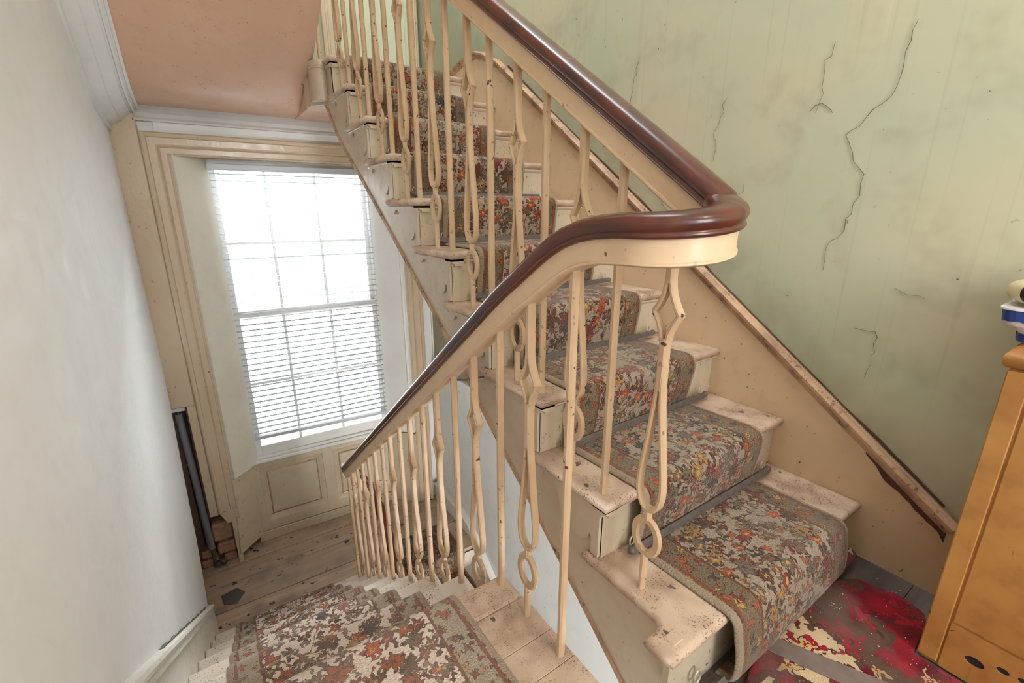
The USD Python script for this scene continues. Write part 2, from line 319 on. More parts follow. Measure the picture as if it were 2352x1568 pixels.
def runner(name, W, lighten=0.0, ga=(164, 146, 126), gb=(130, 112, 95), ba_=(122, 104, 80), bb_=(94, 80, 62)):
    g = G(); uv0 = g.add('uvmap', 'UV', attribute='st'); s = g.add('separate_xyz', vector=uv0)
    wv = g.add('noise_texture', 'color', vector=uv0, scale=70.0, detail=1.0, roughness=.6)
    uv = g.add('vector_math', 'vector', math_type='multiply_add', vector1=wv, vector2=(.028, .028, 0.), vector3=uv0)
    fine = g.noise(uv0, 240, 1); sh = g.math('multiply', g.math('subtract', fine, .5), .6)
    ground = g.mix(g.rng(fine, .3, .7), lin(*ga), lin(*gb))
    # leafy twigs: thin dark lines along the cells of a distorted voronoi
    tw = g.add('voronoi_texture', 'distance', dimensions='2D', feature='distance_to_edge', vector=g.add('mapping', 'vector', mapping_type='point', vector=uv, location=(.31, .17, 0.)), scale=11.0, randomness=1.0)
    c = g.mix(g.math('multiply', g.math('less_than', g.math('add', tw, .022), .055), g.rng(g.noise(uv, 16, 0), .46, .5)), ground, lin(110, 72, 50))
    uv2 = g.add('mapping', 'vector', mapping_type='point', vector=uv, location=(.213, .057, 0.))
    uv3 = g.add('mapping', 'vector', mapping_type='point', vector=uv, location=(.513, .357, 0.))
    c = flower_layer(g, uv3, 30, c, .36, 2, .36, .92, [(0, lin(112, 100, 76)), (.3, lin(76, 54, 40)), (.55, lin(130, 108, 84)), (.75, lin(58, 56, 58)), (.88, lin(150, 84, 50))], lin(66, 44, 34), lin(96, 76, 56), shared=sh)
    c = flower_layer(g, uv2, 21, c, .42, 5, .28, .95, PAL, lin(70, 44, 33), lin(176, 140, 80), shared=sh)
    c = flower_layer(g, uv, 13, c, .36, 6, .26, .80, PAL, lin(62, 38, 30), lin(72, 54, 48), shared=sh)
    # border
    e = g.math('minimum', s+'.x', g.math('subtract', W, s+'.x'))
    wob = g.math('add', e, g.math('multiply', sh, .009))
    bg = g.mix(g.rng(fine, .4, .6), lin(*ba_), lin(*bb_))
    bd = flower_layer(g, uv2, 30, bg, .40, 4, .26, .9, [(0, lin(156, 82, 46)), (.25, lin(172, 132, 76)), (.4, lin(116, 52, 46)), (.55, lin(66, 58, 54)), (.75, lin(120, 92, 62))], lin(74, 46, 32), lin(74, 50, 40), shared=sh)
    c = g.mix(g.math('less_than', wob, .093), c, bd)
    line = g.math('less_than', g.math('absolute', g.math('subtract', wob, .096)), .0038)
    c = g.mix(line, c, lin(100, 58, 38))
    c = g.mix(g.math('less_than', g.math('absolute', g.math('subtract', wob, .026)), .0045), c, lin(118, 64, 40))
    c = g.mix(g.math('less_than', wob, .017), c, lin(150, 132, 110))
    c = g.mix(g.math('multiply', g.rng(g.noise(g.pos(), 7, 2, .6), .45, .75), .30), c, lin(120, 110, 98))
    if ga[0] > 200: c = g.mix(g.math('multiply_add', g.noise(uv0, 8, 1, .6), .22, lighten), c, lin(230, 210, 196))  # pale wash brightens the window-lit copy of the carpet
    pile = g.noise(uv0, 200, 1, .6)
    return principled(g, name, c, .95, pile, .006, .8, specular_ior_level=.1, sheen_weight=.28, sheen_roughness=.45, sheen_tint=(1., .96, .9))
RW = .57
M['runner'] = runner('floral_stair_carpet', RW); M['runner_lit'] = runner('lit_floral_stair_carpet', RW, .0, (226, 208, 192), (196, 176, 160), (164, 152, 130), (140, 126, 106))  # second copy: same carpet with the window light painted into its colours
def red_rug():
    g = G(); p = g.pos(); w = g.add('noise_texture', 'color', vector=p, scale=8.0, detail=4.0, roughness=.62)
    uv = g.mix(.16, p, w)
    uv = g.add('mapping', 'vector', mapping_type='point', vector=uv, rotation=(0., 0., .6))
    c = g.mix(g.rng(g.noise(p, 9, 3), .38, .62), lin(150, 14, 30), lin(96, 14, 26))
    c = flower_layer(g, uv, 5.0, c, .60, 5, .30, 1.0, [(0, lin(206, 184, 150)), (.45, lin(176, 132, 70)), (.62, lin(92, 62, 44)), (.78, lin(204, 178, 140))], lin(84, 54, 40), lin(150, 20, 36), ow=1.22)
    uv2 = g.add('mapping', 'vector', mapping_type='point', vector=uv, location=(.4, .23, 0.))
    c = flower_layer(g, uv2, 13, c, .36, 4, .32, .75, [(0, lin(158, 22, 40)), (.35, lin(74, 52, 42)), (.6, lin(198, 166, 110)), (.8, lin(60, 56, 54))], lin(70, 40, 34), lin(150, 24, 38))
    c = g.mix(g.math('multiply', g.rng(g.noise(p, 5.5, 3, .62), .48, .70), .6), c, lin(112, 92, 84))
    c = g.mix(g.rng(g.noise(p, 240, 2), .735, .75), c, lin(220, 210, 200))
    return principled(g, 'worn_red_carpet', c, .95, g.noise(p, 380, 2, .6), .004, .7, specular_ior_level=.1, sheen_weight=.1)
M['red_rug'] = red_rug()
M['rug_back'] = simple('dusty_rug_binding', lin(124, 106, 98), .9, .45, 30)

# ------------------------------------------------------------------ stair geometry (metres; z = 0 is the landing the camera stands on)
R_UP, GO, WX = .18, .257, .848            # rise, going, wall end of the upper flight
R_DN, Y0, XE, XL = .1975, .551, -.1036, -.975
ZH = -8*R_DN                               # half landing floor
NOS = lambda n: (n-1)*GO                   # nosing of upper tread n (top at n*R_UP)
WALLX = .868

# ---- room shell
def grid_wall(x, y0, y1, z0, z1, amp=.004, ny=24, nz=24, seed=0, flip=False):
    Y, Z = np.meshgrid(np.linspace(y0, y1, ny), np.linspace(z0, z1, nz), indexing='ij')
    X = x+amp*(meshkit.fbm(np.stack([Y*1.3, Z*1.3, Y*0+seed], -1), 3, seed)-.5)
    v = np.stack([X, Y, Z], -1).reshape(-1, 3); f = []
    for i in range(ny-1):
        for j in range(nz-1):
            a, b, c, d = i*nz+j, (i+1)*nz+j, (i+1)*nz+j+1, i*nz+j+1
            f += [[a, b, c], [a, c, d]]
    f = np.array(f); return tm(v, f[:, ::-1] if not flip else f)
TOP = 5.2
YB = -2.7
wr = thing('wall_right', 'sage green plaster wall with cracks and drip streaks rising beside the upper stairs', 'wall', kind='structure')
# above the capping line the wall is green; the run below the stairs is the pale blue stretch
def cap_z(y): return .244+.722*(y+.188)
obj('plaster', [grid_wall(WALLX, YB, 3.3, -.25, TOP, .006, 40, 40, 3), box(WALLX+.006, WALLX+.12, YB, 3.3, -.25, TOP)], M['green_wall'], wr, smooth=True)
obj('lower_plaster', [box(WALLX-.03, WALLX+.12, YB, 3.3, -3.6, -.251)], M['pale_wall'], wr, label='pale blue stretch of wall below the stairs')
def ribbon(pts, w, x, depth=.0012, jit=.011, seed=0):
    r = np.random.default_rng(seed); P = []
    for a, b in zip(pts[:-1], pts[1:]):
        a, b = np.array(a, float), np.array(b, float); L = np.linalg.norm(b-a); n = max(2, int(L/.02))
        for t in np.linspace(0, 1, n, endpoint=False): P.append(a+(b-a)*t+r.normal(0, jit*.45, 2)*(0 < t))
    P.append(np.array(pts[-1], float)); P = np.array(P)
    line = sg.LineString(P)
    polys = []
    for i in range(len(P)-1):
        ww = w*(.55+.6*r.random())
        polys.append(sg.LineString(P[i:i+2]).buffer(ww/2, cap_style=3))
    from shapely.ops import unary_union
    u = unary_union(polys)
    return trimesh.util.concatenate([ext_x(p, x-depth, x) for p in (u.geoms if hasattr(u, 'geoms') else [u])])
wx = WALLX-.002
cracks = [([(.127, 1.491), (.14, 1.423), (.143, 1.344), (.21, 1.259), (.24, 1.24), (.209, 1.169), (.176, 1.132), (.176, 1.074), (.197, .977)], .0022),
          ([(.197, .977), (.235, .93), (.232, .86)], .0014), ([(.31, 1.49), (.325, 1.42), (.318, 1.36)], .0012), ([(.318, 1.36), (.33, 1.31)], .0009),
          ([(.62, 1.40), (.655, 1.30), (.645, 1.2)], .0010), ([(1.02, 1.62), (1.06, 1.44), (1.10, 1.31), (1.06, 1.22)], .0013),
          ([(.52, 1.12), (.56, 1.03), (.60, .98)], .0010), ([(.93, 1.13), (.86, 1.08), (.80, 1.0)], .0016), ([(.12, .70), (.07, .70), (.06, .64), (.07, .56)], .0014),
          ([(-.02, .81), (.02, .815), (.05, .83)], .0013), ([(.285, 1.305), (.318, 1.335), (.345, 1.318)], .0022)]
for i, (pl, w_) in enumerate(cracks):
    obj('crack', ribbon(pl, w_*.62, wx, seed=i), M['crack'], wr)
# the gap where the plaster has come away along the capping
gy = np.linspace(-.17, 1.95, 90); gap = [(y, cap_z(y)-.004) for y in gy] + [(y, cap_z(y)+.0015+.006*max(0, meshkit.fbm(np.array([y*6, 0, 2.]), 3, 5)-.42)*4) for y in gy[::-1]]
obj('plaster_gap', ext_x(sg.Polygon(gap).buffer(0), WALLX-.008, WALLX), M['peeled'], wr, label='dark ragged gap in the plaster along the capping')

# left wall: white plaster whose broken edge stands forward of the pipe chase
LZ = [-3.6, -1.42, -1.29, -1.0, -.58, -.18, .2, .7, 1.7]; LY = [2.60, 2.62, 2.74, 2.89, 2.97, 3.10, 3.17, 3.185, 3.19]
wl = thing('wall_left', 'white painted plaster wall at the left of the descending stairs with a rounded end', 'wall', kind='structure')
def left_wall():
    zs = np.r_[np.linspace(-3.6, -1.5, 8), np.linspace(-1.4, 1.7, 34), np.linspace(1.85, TOP, 8)]
    rows = []
    for z in zs:
        ye = np.interp(z, LZ, LY)+.01*(meshkit.fbm(np.array([z*5, 1., 0.]), 3, 9)-.5)
        ys = np.r_[np.linspace(YB, 1.8, 22), np.linspace(1.95, ye-.05, 12)]
        row = [(-1.0+.014*(meshkit.fbm(np.array([y*1.2, z*1.2, 0.]), 3, 4)-.5), y, z) for y in ys]
        for t in np.linspace(.2, math.pi/2, 6): row.append((-1.05+.05*math.cos(t), ye-.05+.05*math.sin(t), z))
        row.append((-1.14, ye, z)); rows.append(row)
    R = np.array(rows); k, n, _ = R.shape; f = []
    for i in range(k-1):
        for j in range(n-1):
            a, b, c, d = i*n+j, i*n+j+1, (i+1)*n+j+1, (i+1)*n+j; f += [[a, b, c], [a, c, d]]
    return tm(R.reshape(-1, 3), np.array(f))
obj('plaster', left_wall(), M['white_wall'], wl, smooth=True)
obj('chase_lining', [box(-1.2, -1.14, 2.3, 3.4, -1.7, .1), box(-1.2, -1.0, 3.27, 3.3, -1.7, .1)], M['chase'], wl, label='dark bare lining of the pipe chase')

# back (window) wall, floors and ceiling behind the camera
wb = thing('wall_back', 'wall at the far end of the stairs holding the tall window', 'wall', kind='structure')
def wallpiece(x0, x1, z0, z1, d0=.012, d1=.40): return to_wall(box(x0, x1, d0, d1, z0, z1))
obj('plaster', [wallpiece(.86, 1.1, -3.6, 1.62), wallpiece(-.80, .66, 1.358, 1.62), wallpiece(-1.3, 1.1, -3.6, -1.60), wallpiece(-1.3, -.80, -.28, 1.62, .03),
                wallpiece(.66, .86, -1.62, 1.62, .03), wallpiece(.46, .66, -1.62, 1.62, .24), wallpiece(-.80, -.58, -1.62, 1.62, .24), wallpiece(-.6, .5, -1.62, -.87, .24),
                ], M['pale_wall'], wb)
obj('chase_back', [wallpiece(-.925, -.80, -1.62, -.28, .10), wallpiece(-1.3, -.925, -1.62, -.26, .20)], M['chase'], wb, label='bare brown backing of the broken pipe chase')
obj('broken_edge', [wbox(-.936, -.926, -.010, .10, -1.13, -.243, .002)], M['peeled'], wb)
obj('upper_plaster', [wallpiece(-1.3, 1.1, 1.62, TOP)], M['green_wall'], wb, label='sage green plaster above the upper landing')
obj('wall_behind', [box(-1.2, -.75, YB-.12, YB, -3.65, TOP), box(.35, 1.0, YB-.12, YB, -3.65, TOP), box(-.75, .35, YB-.12, YB, -3.65, .75), box(-.75, .35, YB-.12, YB, 2.35, TOP)], M['white_wall'], tag(UsdGeom.Xform.Define(stage, path_of('wall_front')).GetPrim(), 'white plaster wall of the landing behind the viewer', 'wall', kind='structure'))
hf = thing('floor', 'dim floor of the hall at the foot of the bottom flight', 'floor', kind='structure')
obj('slab', box(-1.2, 1.0, YB-.1, 3.6, -3.65, -3.6), M['boards_dusty'], hf)
cl = thing('ceiling', 'white plaster ceiling and underside of the landing above', 'ceiling', kind='structure')
obj('upper_ceiling', [box(-1.2, -.55, YB, 3.6, TOP, TOP+.1), box(.75, 1.0, YB, 3.6, TOP, TOP+.1), box(-.55, .75, YB, .3, TOP, TOP+.1), box(-.55, .75, 2.1, 3.6, TOP, TOP+.1)], M['white_wall'], cl)
obj('landing_underside', [box(-1.0, WALLX, YB, .2, 3.35, 3.52)], M['white_wall'], cl)

# soffit of the landing and flight overhead
sf = thing('ceiling', 'tan painted plaster soffit under the landing and stairs overhead', 'ceiling', kind='structure')
def soffit():
    # profile in (y, z): flat under the landing by the window, easing into the rake of the flight towards the viewer
    pr = [(3.25, 1.60), (2.95, 1.612), (2.80, 1.625), (2.72, 1.65), (2.64, 1.695), (2.5, 1.787)]
    pr += [(2.5-t, 1.787+.70*t) for t in np.linspace(.15, 2.3, 16)]
    rows = []
    for x in np.linspace(-1.02, -.03, 14):
        u = (x+1.02)/.99; e = max(0, u-.45)/.55
        row = []
        for i, (y, z) in enumerate(pr):
            yy = y+.16*e**3*np.exp(-((y-2.72)/.18)**2)
            row.append((x, yy, z))
        rows.append(row)
    R = np.array(rows); k, n, _ = R.shape; f = []
    for i in range(k-1):
        for j in range(n-1):
            a, b, c, d = i*n+j, i*n+j+1, (i+1)*n+j+1, (i+1)*n+j; f += [[a, c, b], [a, d, c]]
    m = tm(R.reshape(-1, 3), f); top = m.copy(); top.apply_translation([0, 0, .10]); top.invert()
    side = []
    for i in range(n-1):
        a, b = R[-1, i], R[-1, i+1]; side.append(tm([a, b, b+[0, 0, .1], a+[0, 0, .1]], [[0, 1, 2], [0, 2, 3]]))
    return trimesh.util.concatenate([m, top]+side)
obj('plaster', soffit(), M['soffit'], sf, smooth=50)
# right hand part of the landing soffit, over the well and behind the upper flight
obj('landing_plaster', ext_z([(-.04, 2.62), (.0, 2.57), (.05, 2.52), (.86, 2.52), (.86, 3.25), (-.04, 3.25)], 1.602, 1.70), M['soffit'], sf)
obj('flight_plaster', ext_x([(2.55, 1.602), (.2, -.09), (.2, -.05), (2.55, 1.645)], .06, .86), M['soffit'], sf)
cn = thing('trim_1', 'white moulded plaster cornice between the left wall and the tan soffit', 'cornice', kind='structure')
cp = [(0, -.03), (.014, -.03), (.016, -.016), (.008, -.012), (.012, -.002), (.034, .006), (.060, .022), (.066, .022), (.066, .034), (.086, .046), (.112, .066), (.112, .074), (.122, .076), (.126, .068), (.134, .074), (.134, .088), (.142, .090), (.146, .084), (.156, .094), (.156, .14), (0, .14)]
def cornice():
    path = [(3.22, 1.548), (2.95, 1.56), (2.80, 1.573), (2.70, 1.602), (2.62, 1.646), (2.5, 1.727)]+[(2.5-t, 1.727+.70*t) for t in (.5, 1.2, 2.0)]
    return loft([[(-1.003+a, y, z-.055+b) for a, b in cp] for y, z in path])
obj('moulding', cornice(), M['cornice'], cn, smooth=35)
gc = thing('trim_2', 'grey painted cornice strip over the window architrave', 'cornice', kind='structure')
obj('moulding', [to_wall(loft([[(x, .05, 1.63), (x, -.055, 1.63), (x, -.055, 1.604), (x, -.035, 1.592), (x, -.012, 1.572), (x, -.004, 1.552), (x, -.012, 1.540), (x, -.012, 1.530), (x, .05, 1.530)] for x in (-.89, .86)]))], M['grey_cornice'], gc)

# ---- floors
fl = thing('floor', 'bare worn grey brown floorboards of the half landing by the window', 'floor', kind='structure')
ye = [2.34, 2.535, 2.745, 3.005, 3.195, 3.42]
for k in range(5):
    a, b = ye[k], ye[k+1]; s = .046
    poly = [(-1.15, a+.003), (.84, a+.003-s*1.0), (.84, b-.003-s*1.0), (-1.15, b-.003)] if k else [(-1.15, a), (.84, a), (.84, b-.003-s), (-1.15, b-.003)]
    obj('plank', slab(poly, ZH-.028, ZH-(.002 if k % 2 else 0), .004, 4), M['boards'], fl)
obj('underfloor', box(-1.16, .85, 2.36, 3.5, ZH-.06, ZH-.03), M['dark'], fl)
f2 = thing('floor', 'boarded floor of the landing where the two flights meet', 'floor', kind='structure')
yb = [.551, .444, .321, .233, .11, -.02, -.16, -.30, -.47, -.7]
for k in range(len(yb)-1):
    a, b = yb[k+1]+.0005, yb[k]-.0005; x1 = XE if b > .02 else WALLX-.02
    if k == 0: m = slab([(XL, a), (x1, a), (x1, b), (XL, b)], -.03, 0, .012)
    else: m = slab([(XL, a), (x1, a), (x1, b), (XL, b)], -.03, 0, .0015, 3)
    obj('plank', m, M['tread'] if b > .02 else M['boards_dusty'], f2)
obj('plank', box(XE, WALLX-.02, -.0205, .0275, -.03, 0), M['boards_dusty'], f2)
obj('floor_slab', box(XL, WALLX-.02, YB, -.7, -.03, 0), M['boards_dusty'], f2)
obj('edge_board', box(-.13, -.112, .05, .545, -.26, -.03), M['string'], f2)

# ---- upper flight
up = thing('stair_flight', 'cream painted upper flight of stairs rising to the right with scrolled brackets on its string', 'stairs')
SX = .022
def tread_poly(n):
    y = NOS(n)
    if n == 1: return [(-.058, .003), (WX, 0), (WX, GO+.05), (.03, GO+.05), (.03, .335), (0, .335), (0, .104), (-.004, .090), (-.012, .080), (-.026, .074), (-.064, .0735), (-.066, .03)]
    return [(0, y), (WX, y), (WX, y+GO+.05), (.03, y+GO+.05), (.03, y+.335), (0, y+.335)]
brk = [(.032, -.030), (.032, -.176), (.058, -.176), (.056, -.130), (.064, -.121), (.070, -.138), (.085, -.152), (.100, -.158), (.113, -.159), (.135, -.155), (.152, -.148), (.164, -.138), (.174, -.126),
       (.183, -.108), (.190, -.085), (.200, -.068), (.216, -.054), (.236, -.046), (.257, -.044), (.262, -.052), (.270, -.059), (.280, -.062), (.290, -.060), (.297, -.052), (.300, -.040), (.300, -.030)]
NT = 10
for n in range(1, NT+1):
    y, z = NOS(n), n*R_UP
    if n < NT:
        t = obj('tread', slab(tread_poly(n), z-.030, z, .014), M['tread'], up, smooth=40)
    else:
        t = obj('tread', slab([(0, y), (WX, y), (WX, y+.20), (0, y+.20)], z-.030, z, .014), M['tread'], up, smooth=40)
    mo = [(.012, -.030), (.012, -.036), (.018, -.042), (.026, -.046), (.026, -.052), (.06, -.052), (.06, -.030)]
    mould = [ext_x([(y+a, z+b) for a, b in mo], .012, WX)]
    ly = .32 if n < NT else .15
    mould.append(ext_y([(a, z+b) for a, b in mo], y+.012 if n > 1 else .10, y+ly))
    obj('scotia', mould, M['string'], t)
    x_left = SX if n > 1 else -.03
    obj('riser', bbox(x_left, WX, y+.027, y+.045, z-R_UP-(.0 if n > 1 else .03), z-.03, .002), M['riser'], up)
    if n < NT:
        obj('bracket', ext_x([(y+a, z+b) for a, b in brk], SX-.009, SX+.001), M['string'], up)
# outer string: saw-toothed under the treads, raking along its foot
sb = [(.03, -.26), (.181, -.135), (.393, .030), (.539, .142), (.797, .324), (1.184, .622), (1.963, 1.160), (2.25, 1.345), (2.36, 1.435), (2.44, 1.515), (2.52, 1.59), (2.62, 1.645), (2.74, 1.675)]
st = []
for n in range(1, NT+1): st += [(NOS(n)+.029, (n-1)*R_UP-.02), (NOS(n)+.029, n*R_UP-.025)]
st += [(2.74, NT*R_UP-.025)]
string = sg.Polygon([(.029, -.26)]+sb[1:]+st[::-1]).buffer(0)
so = obj('outer_string', ext_x(string, SX, SX+.035), M['string'], up)
bead = loft([[(SX-.006, y, z-.004), (SX+.03, y, z-.004), (SX+.03, y-.006, z+.008), (SX-.004, y-.006, z+.010)] for y, z in sb])
obj('string_bead', bead, M['capping'], so, label='narrow dirty bead along the foot of the string')
# wreathed string around the well at the top
wr_p = [(-.004+.046*math.cos(t), 2.53+.085*math.sin(t)) for t in np.linspace(0, 2*math.pi, 24, endpoint=False)]
obj('curved_string', ext_z(wr_p, 1.61, 1.80), M['string'], up, smooth=40, label='rounded end block of the string at the well corner')
obj('block_moulding', [ext_z([(-.004+(x+.004)*k, 2.53+(y-2.53)*k) for x, y in wr_p], z0, z1) for k, z0, z1 in ((1.10, 1.775, 1.80), (1.05, 1.762, 1.775))], M['string'], up, smooth=40)
obj('well_fascia', ext_z([(-.055, 2.66), (-.045, 2.59), (.022, 2.49), (.05, 2.51), (-.03, 2.64)], 1.598, 1.73), M['string'], up)
obj('landing_slab', ext_z([(-1.0, 2.80), (-.11, 2.80), (-.0, 2.5), (WX, 2.5), (WX, 3.05), (-1.0, 3.15)], 1.72, 1.80), M['tread'], up)
# wall string and its capping
capl = [(-.21, cap_z(-.21))]+[(y, cap_z(y)) for y in np.linspace(-.1, 2.02, 16)]+[(2.10, 1.874), (2.18, 1.915), (2.26, 1.938), (2.34, 1.945), (2.45, 1.93), (2.55, 1.915), (2.7, 1.91), (3.05, 1.91)]
ws = obj('wall_string', ext_x(sg.Polygon([(-.21, 0.0), (.3, 0), (3.05, 1.5)]+capl[::-1]).buffer(0), WX, WALLX-.001), M['wall_string'], up, label='broad peach painted wall string')
cpr = [(.004, -.030), (-.004, -.028), (-.010, -.020), (-.012, -.012), (-.020, -.008), (-.022, .002), (-.014, .010), (.004, .012), (.018, .012), (.018, -.030)]
def capping():
    rings = []
    P = np.array(capl); T = np.gradient(P, axis=0); T /= np.linalg.norm(T, axis=1)[:, None]
    for (y, z), (ty, tz) in zip(P, T):
        rings.append([(WX+a, y-tz*(b-.012), z+ty*(b-.012)) for a, b in cpr])
    return loft(rings)
obj('string_capping', capping(), M['capping'], ws, smooth=35, label='dirty moulded capping along the wall string')
py = np.linspace(-.19, .02, 30)
peel = [(y, cap_z(y)-.036) for y in py]+[(y, cap_z(y)-.056-.034*meshkit.fbm(np.array([y*24, 3., 0.]), 3, 2)*min(1, (.02-y)/.06)) for y in py[::-1]]
obj('peeled_edge', ext_x(sg.Polygon(peel).buffer(0), WX-.002, WX), M['peeled'], ws, label='brown bare timber where paint has peeled under the capping')

# ---- descending flight
dn = thing('stair_flight', 'pale painted lower flight descending along the white wall towards the window', 'stairs')
for n in range(1, 9):
    y1 = Y0+n*GO; z = -n*R_DN
    if n < 8:
        t = obj('tread', slab([(XL, y1-GO-.03), (XE, y1-GO-.03), (XE, y1), (XL, y1)], z-.028, z, .013), M['tread_pale'], dn, smooth=40)
    obj('riser', bbox(XL, XE-.02, y1-GO-.045, y1-GO-.027, z, z+R_DN-.028, .002), M['tread_pale'], dn)
ds = [(Y0-.03, 0.0)]
for n in range(0, 8): ds += [(Y0+n*GO-.03, -n*R_DN-.028), (Y0+n*GO-.03, -(n+1)*R_DN-.028)]
ds += [(2.40, ZH-.03), (2.40, ZH-.30), (.45, -.30)]
obj('well_string', ext_x(sg.Polygon(ds[1:]).buffer(0), XE-.05, XE-.018), M['string'], dn)
obj('flight_soffit', ext_x([(.45, -.28), (2.42, ZH-.28), (2.42, ZH-.22), (.45, -.22)], XL, XE-.05), M['pale_wall'], dn)
# wall string on the left with a rounded end
lz = lambda y: -.634-.745*(y-1.604)
lp = [(-1.6, .16), (.45, .16), (.6, .12), (.71, .03)]+[(y, lz(y)) for y in np.linspace(.85, 2.54, 12)]+[(2.585, lz(2.585)), (2.61, lz(2.60)-.03), (2.612, -1.58)]
low = [(2.54, -1.60), (.5, -.06), (.4, -.02), (-1.6, -.02)]
bl = thing('baseboard_left', 'white painted wall string and skirting along the left wall with a rounded end', 'skirting board', kind='structure')
obj('board', ext_x(sg.Polygon(lp+low).buffer(0), -1.02, XL), M['baseboard'], bl)
lcp = [(.012, -.034), (-.002, -.034), (-.004, -.024), (.006, -.018), (.010, -.006), (.004, .004), (-.012, .006), (-.03, .006), (-.03, -.034)]
P = np.array(lp[:-2]); T = np.gradient(P, axis=0); T /= np.linalg.norm(T, axis=1)[:, None]
obj('capping', loft([[(XL+a, y-tz*b, z+ty*b) for a, b in lcp] for (y, z), (ty, tz) in zip(P, T)]), M['baseboard'], bl, smooth=40)

obj('plaster_crack', loft([[(-1.0+.012, y, lz(y)+.010+.003*math.sin(y*37)), (-1.0+.012, y, lz(y)+.0112+.003*math.sin(y*37)), (-1.003, y, lz(y)+.0112+.003*math.sin(y*37)), (-1.003, y, lz(y)+.010+.003*math.sin(y*37))] for y in np.linspace(1.15, 2.48, 60)]), M['crack'], wl)
# ---- flight below, going on down from the half landing under the upper flight
lo = thing('stair_flight', 'shadowed bottom flight going down beside the pale blue wall below the half landing', 'stairs')
LX0, LX1 = -.03, .80
for k in range(0, 6):
    yn = 2.345-k*GO; z = ZH-k*R_DN
    if k: obj('tread', slab([(LX0, yn), (LX1, yn), (LX1, yn+GO+.03), (LX0, yn+GO+.03)], z-.028, z, .013), M['tread_pale'], lo, smooth=40)
    obj('riser', bbox(LX0+.02, LX1, yn+.027, yn+.045, z-R_DN, z-.028, .002), M['tread_pale'], lo)
lp2 = [(3.1, ZH), (3.1, ZH+.155), (2.62, ZH+.150), (2.45, ZH+.10)]+[(2.45-t, ZH+.10-.77*t) for t in (.3, .8, 1.6)]+[(.85, ZH-1.5), (2.2, ZH-.35), (2.3, ZH)]
br = thing('baseboard_right', 'white skirting following the bottom flight along the pale blue wall', 'skirting board', kind='structure')
obj('board', ext_x(sg.Polygon(lp2).buffer(0), .80, .837), M['baseboard'], br)
obj('capping', loft([[(.795, y, z-.02), (.79, y, z-.006), (.80, y, z+.008), (.837, y, z+.01), (.837, y, z-.02)] for y, z in lp2[1:7]]), M['baseboard'], br)

# ---- balustrade
ba = thing('balustrade', 'ironwork balustrade with polished mahogany handrail winding from the lower flight to the upper', 'banister')
XD, XU, YC = -.134, .036, .118
RC = (XU-XD)/2; XC = (XU+XD)/2
zdn = lambda y: .757-.757*(y-.506)
zup = lambda y: 1.129+.70*(y-.297)
BYC = 2.36
path = []
for y in np.linspace(1.0, 2.30, 12): path.append((XU, y, ZH+.735-.90*(2.40-y)))
zb0, zb1 = path[-1][2], zdn(2.30)
for a in np.linspace(0, math.pi, 15)[1:-1]:
    s = a/math.pi; path.append((XC+RC*math.cos(a), BYC-.03+RC*math.sin(a), zb0+(zb1-zb0)*(3*s*s-2*s**3)))
for y in np.linspace(2.30, .50, 30): path.append((XD, y, zdn(y)))
i_dn = len(path)
for y, z in [(.45, .799), (.41, .826), (.373, .850), (.335, .876), (.30, .899), (.27, .917), (.241, .931), (.21, .941), (.175, .947), (.137, .950)]: path.append((XD, y, z))
for a in np.linspace(0, math.pi, 25):
    s = a/math.pi; path.append((XC-RC*math.cos(a), YC-RC*math.sin(a), .951+.042*s**2.2))
for y in (.125, .16, .20, .26, .34): path.append((XU, y, zup(y)))
for y in np.linspace(.45, 2.30, 26): path.append((XU, y, zup(y)))
for a in np.linspace(0, math.pi, 13)[1:]: path.append((XC+RC*math.cos(a), BYC-.02+RC*math.sin(a), zup(2.30)+.06*math.sin(a/2)))
path = np.array(path)
keep = [0]
for i in range(1, len(path)):
    if np.linalg.norm(path[i]-path[keep[-1]]) > .006: keep.append(i)
path = path[keep]
UPZ = np.array([0, 0, 1.0])
fprof = [(-.020, .0), (.020, .0), (.0235, .003), (.0235, .006), (.0205, .008), (.021, .044), (-.021, .044), (-.0205, .008), (-.0235, .006), (-.0235, .003)]
obj('rail_fascia', sweep(path, fprof, up=UPZ), M['fascia'], ba, smooth=35, label='cream painted moulded board under the handrail')
hp = [(-.024, .042), (.024, .042), (.029, .0435), (.031, .0475), (.029, .051), (.0275, .053), (.030, .057), (.0325, .063), (.032, .069), (.028, .075), (.021, .0795), (.011, .082), (0, .083)]
hp = hp+[(-a, b) for a, b in hp[2:-1][::-1]]
obj('handrail', sweep(path, hp, up=UPZ), M['mahogany'], ba, smooth=50, label='polished dark mahogany handrail')

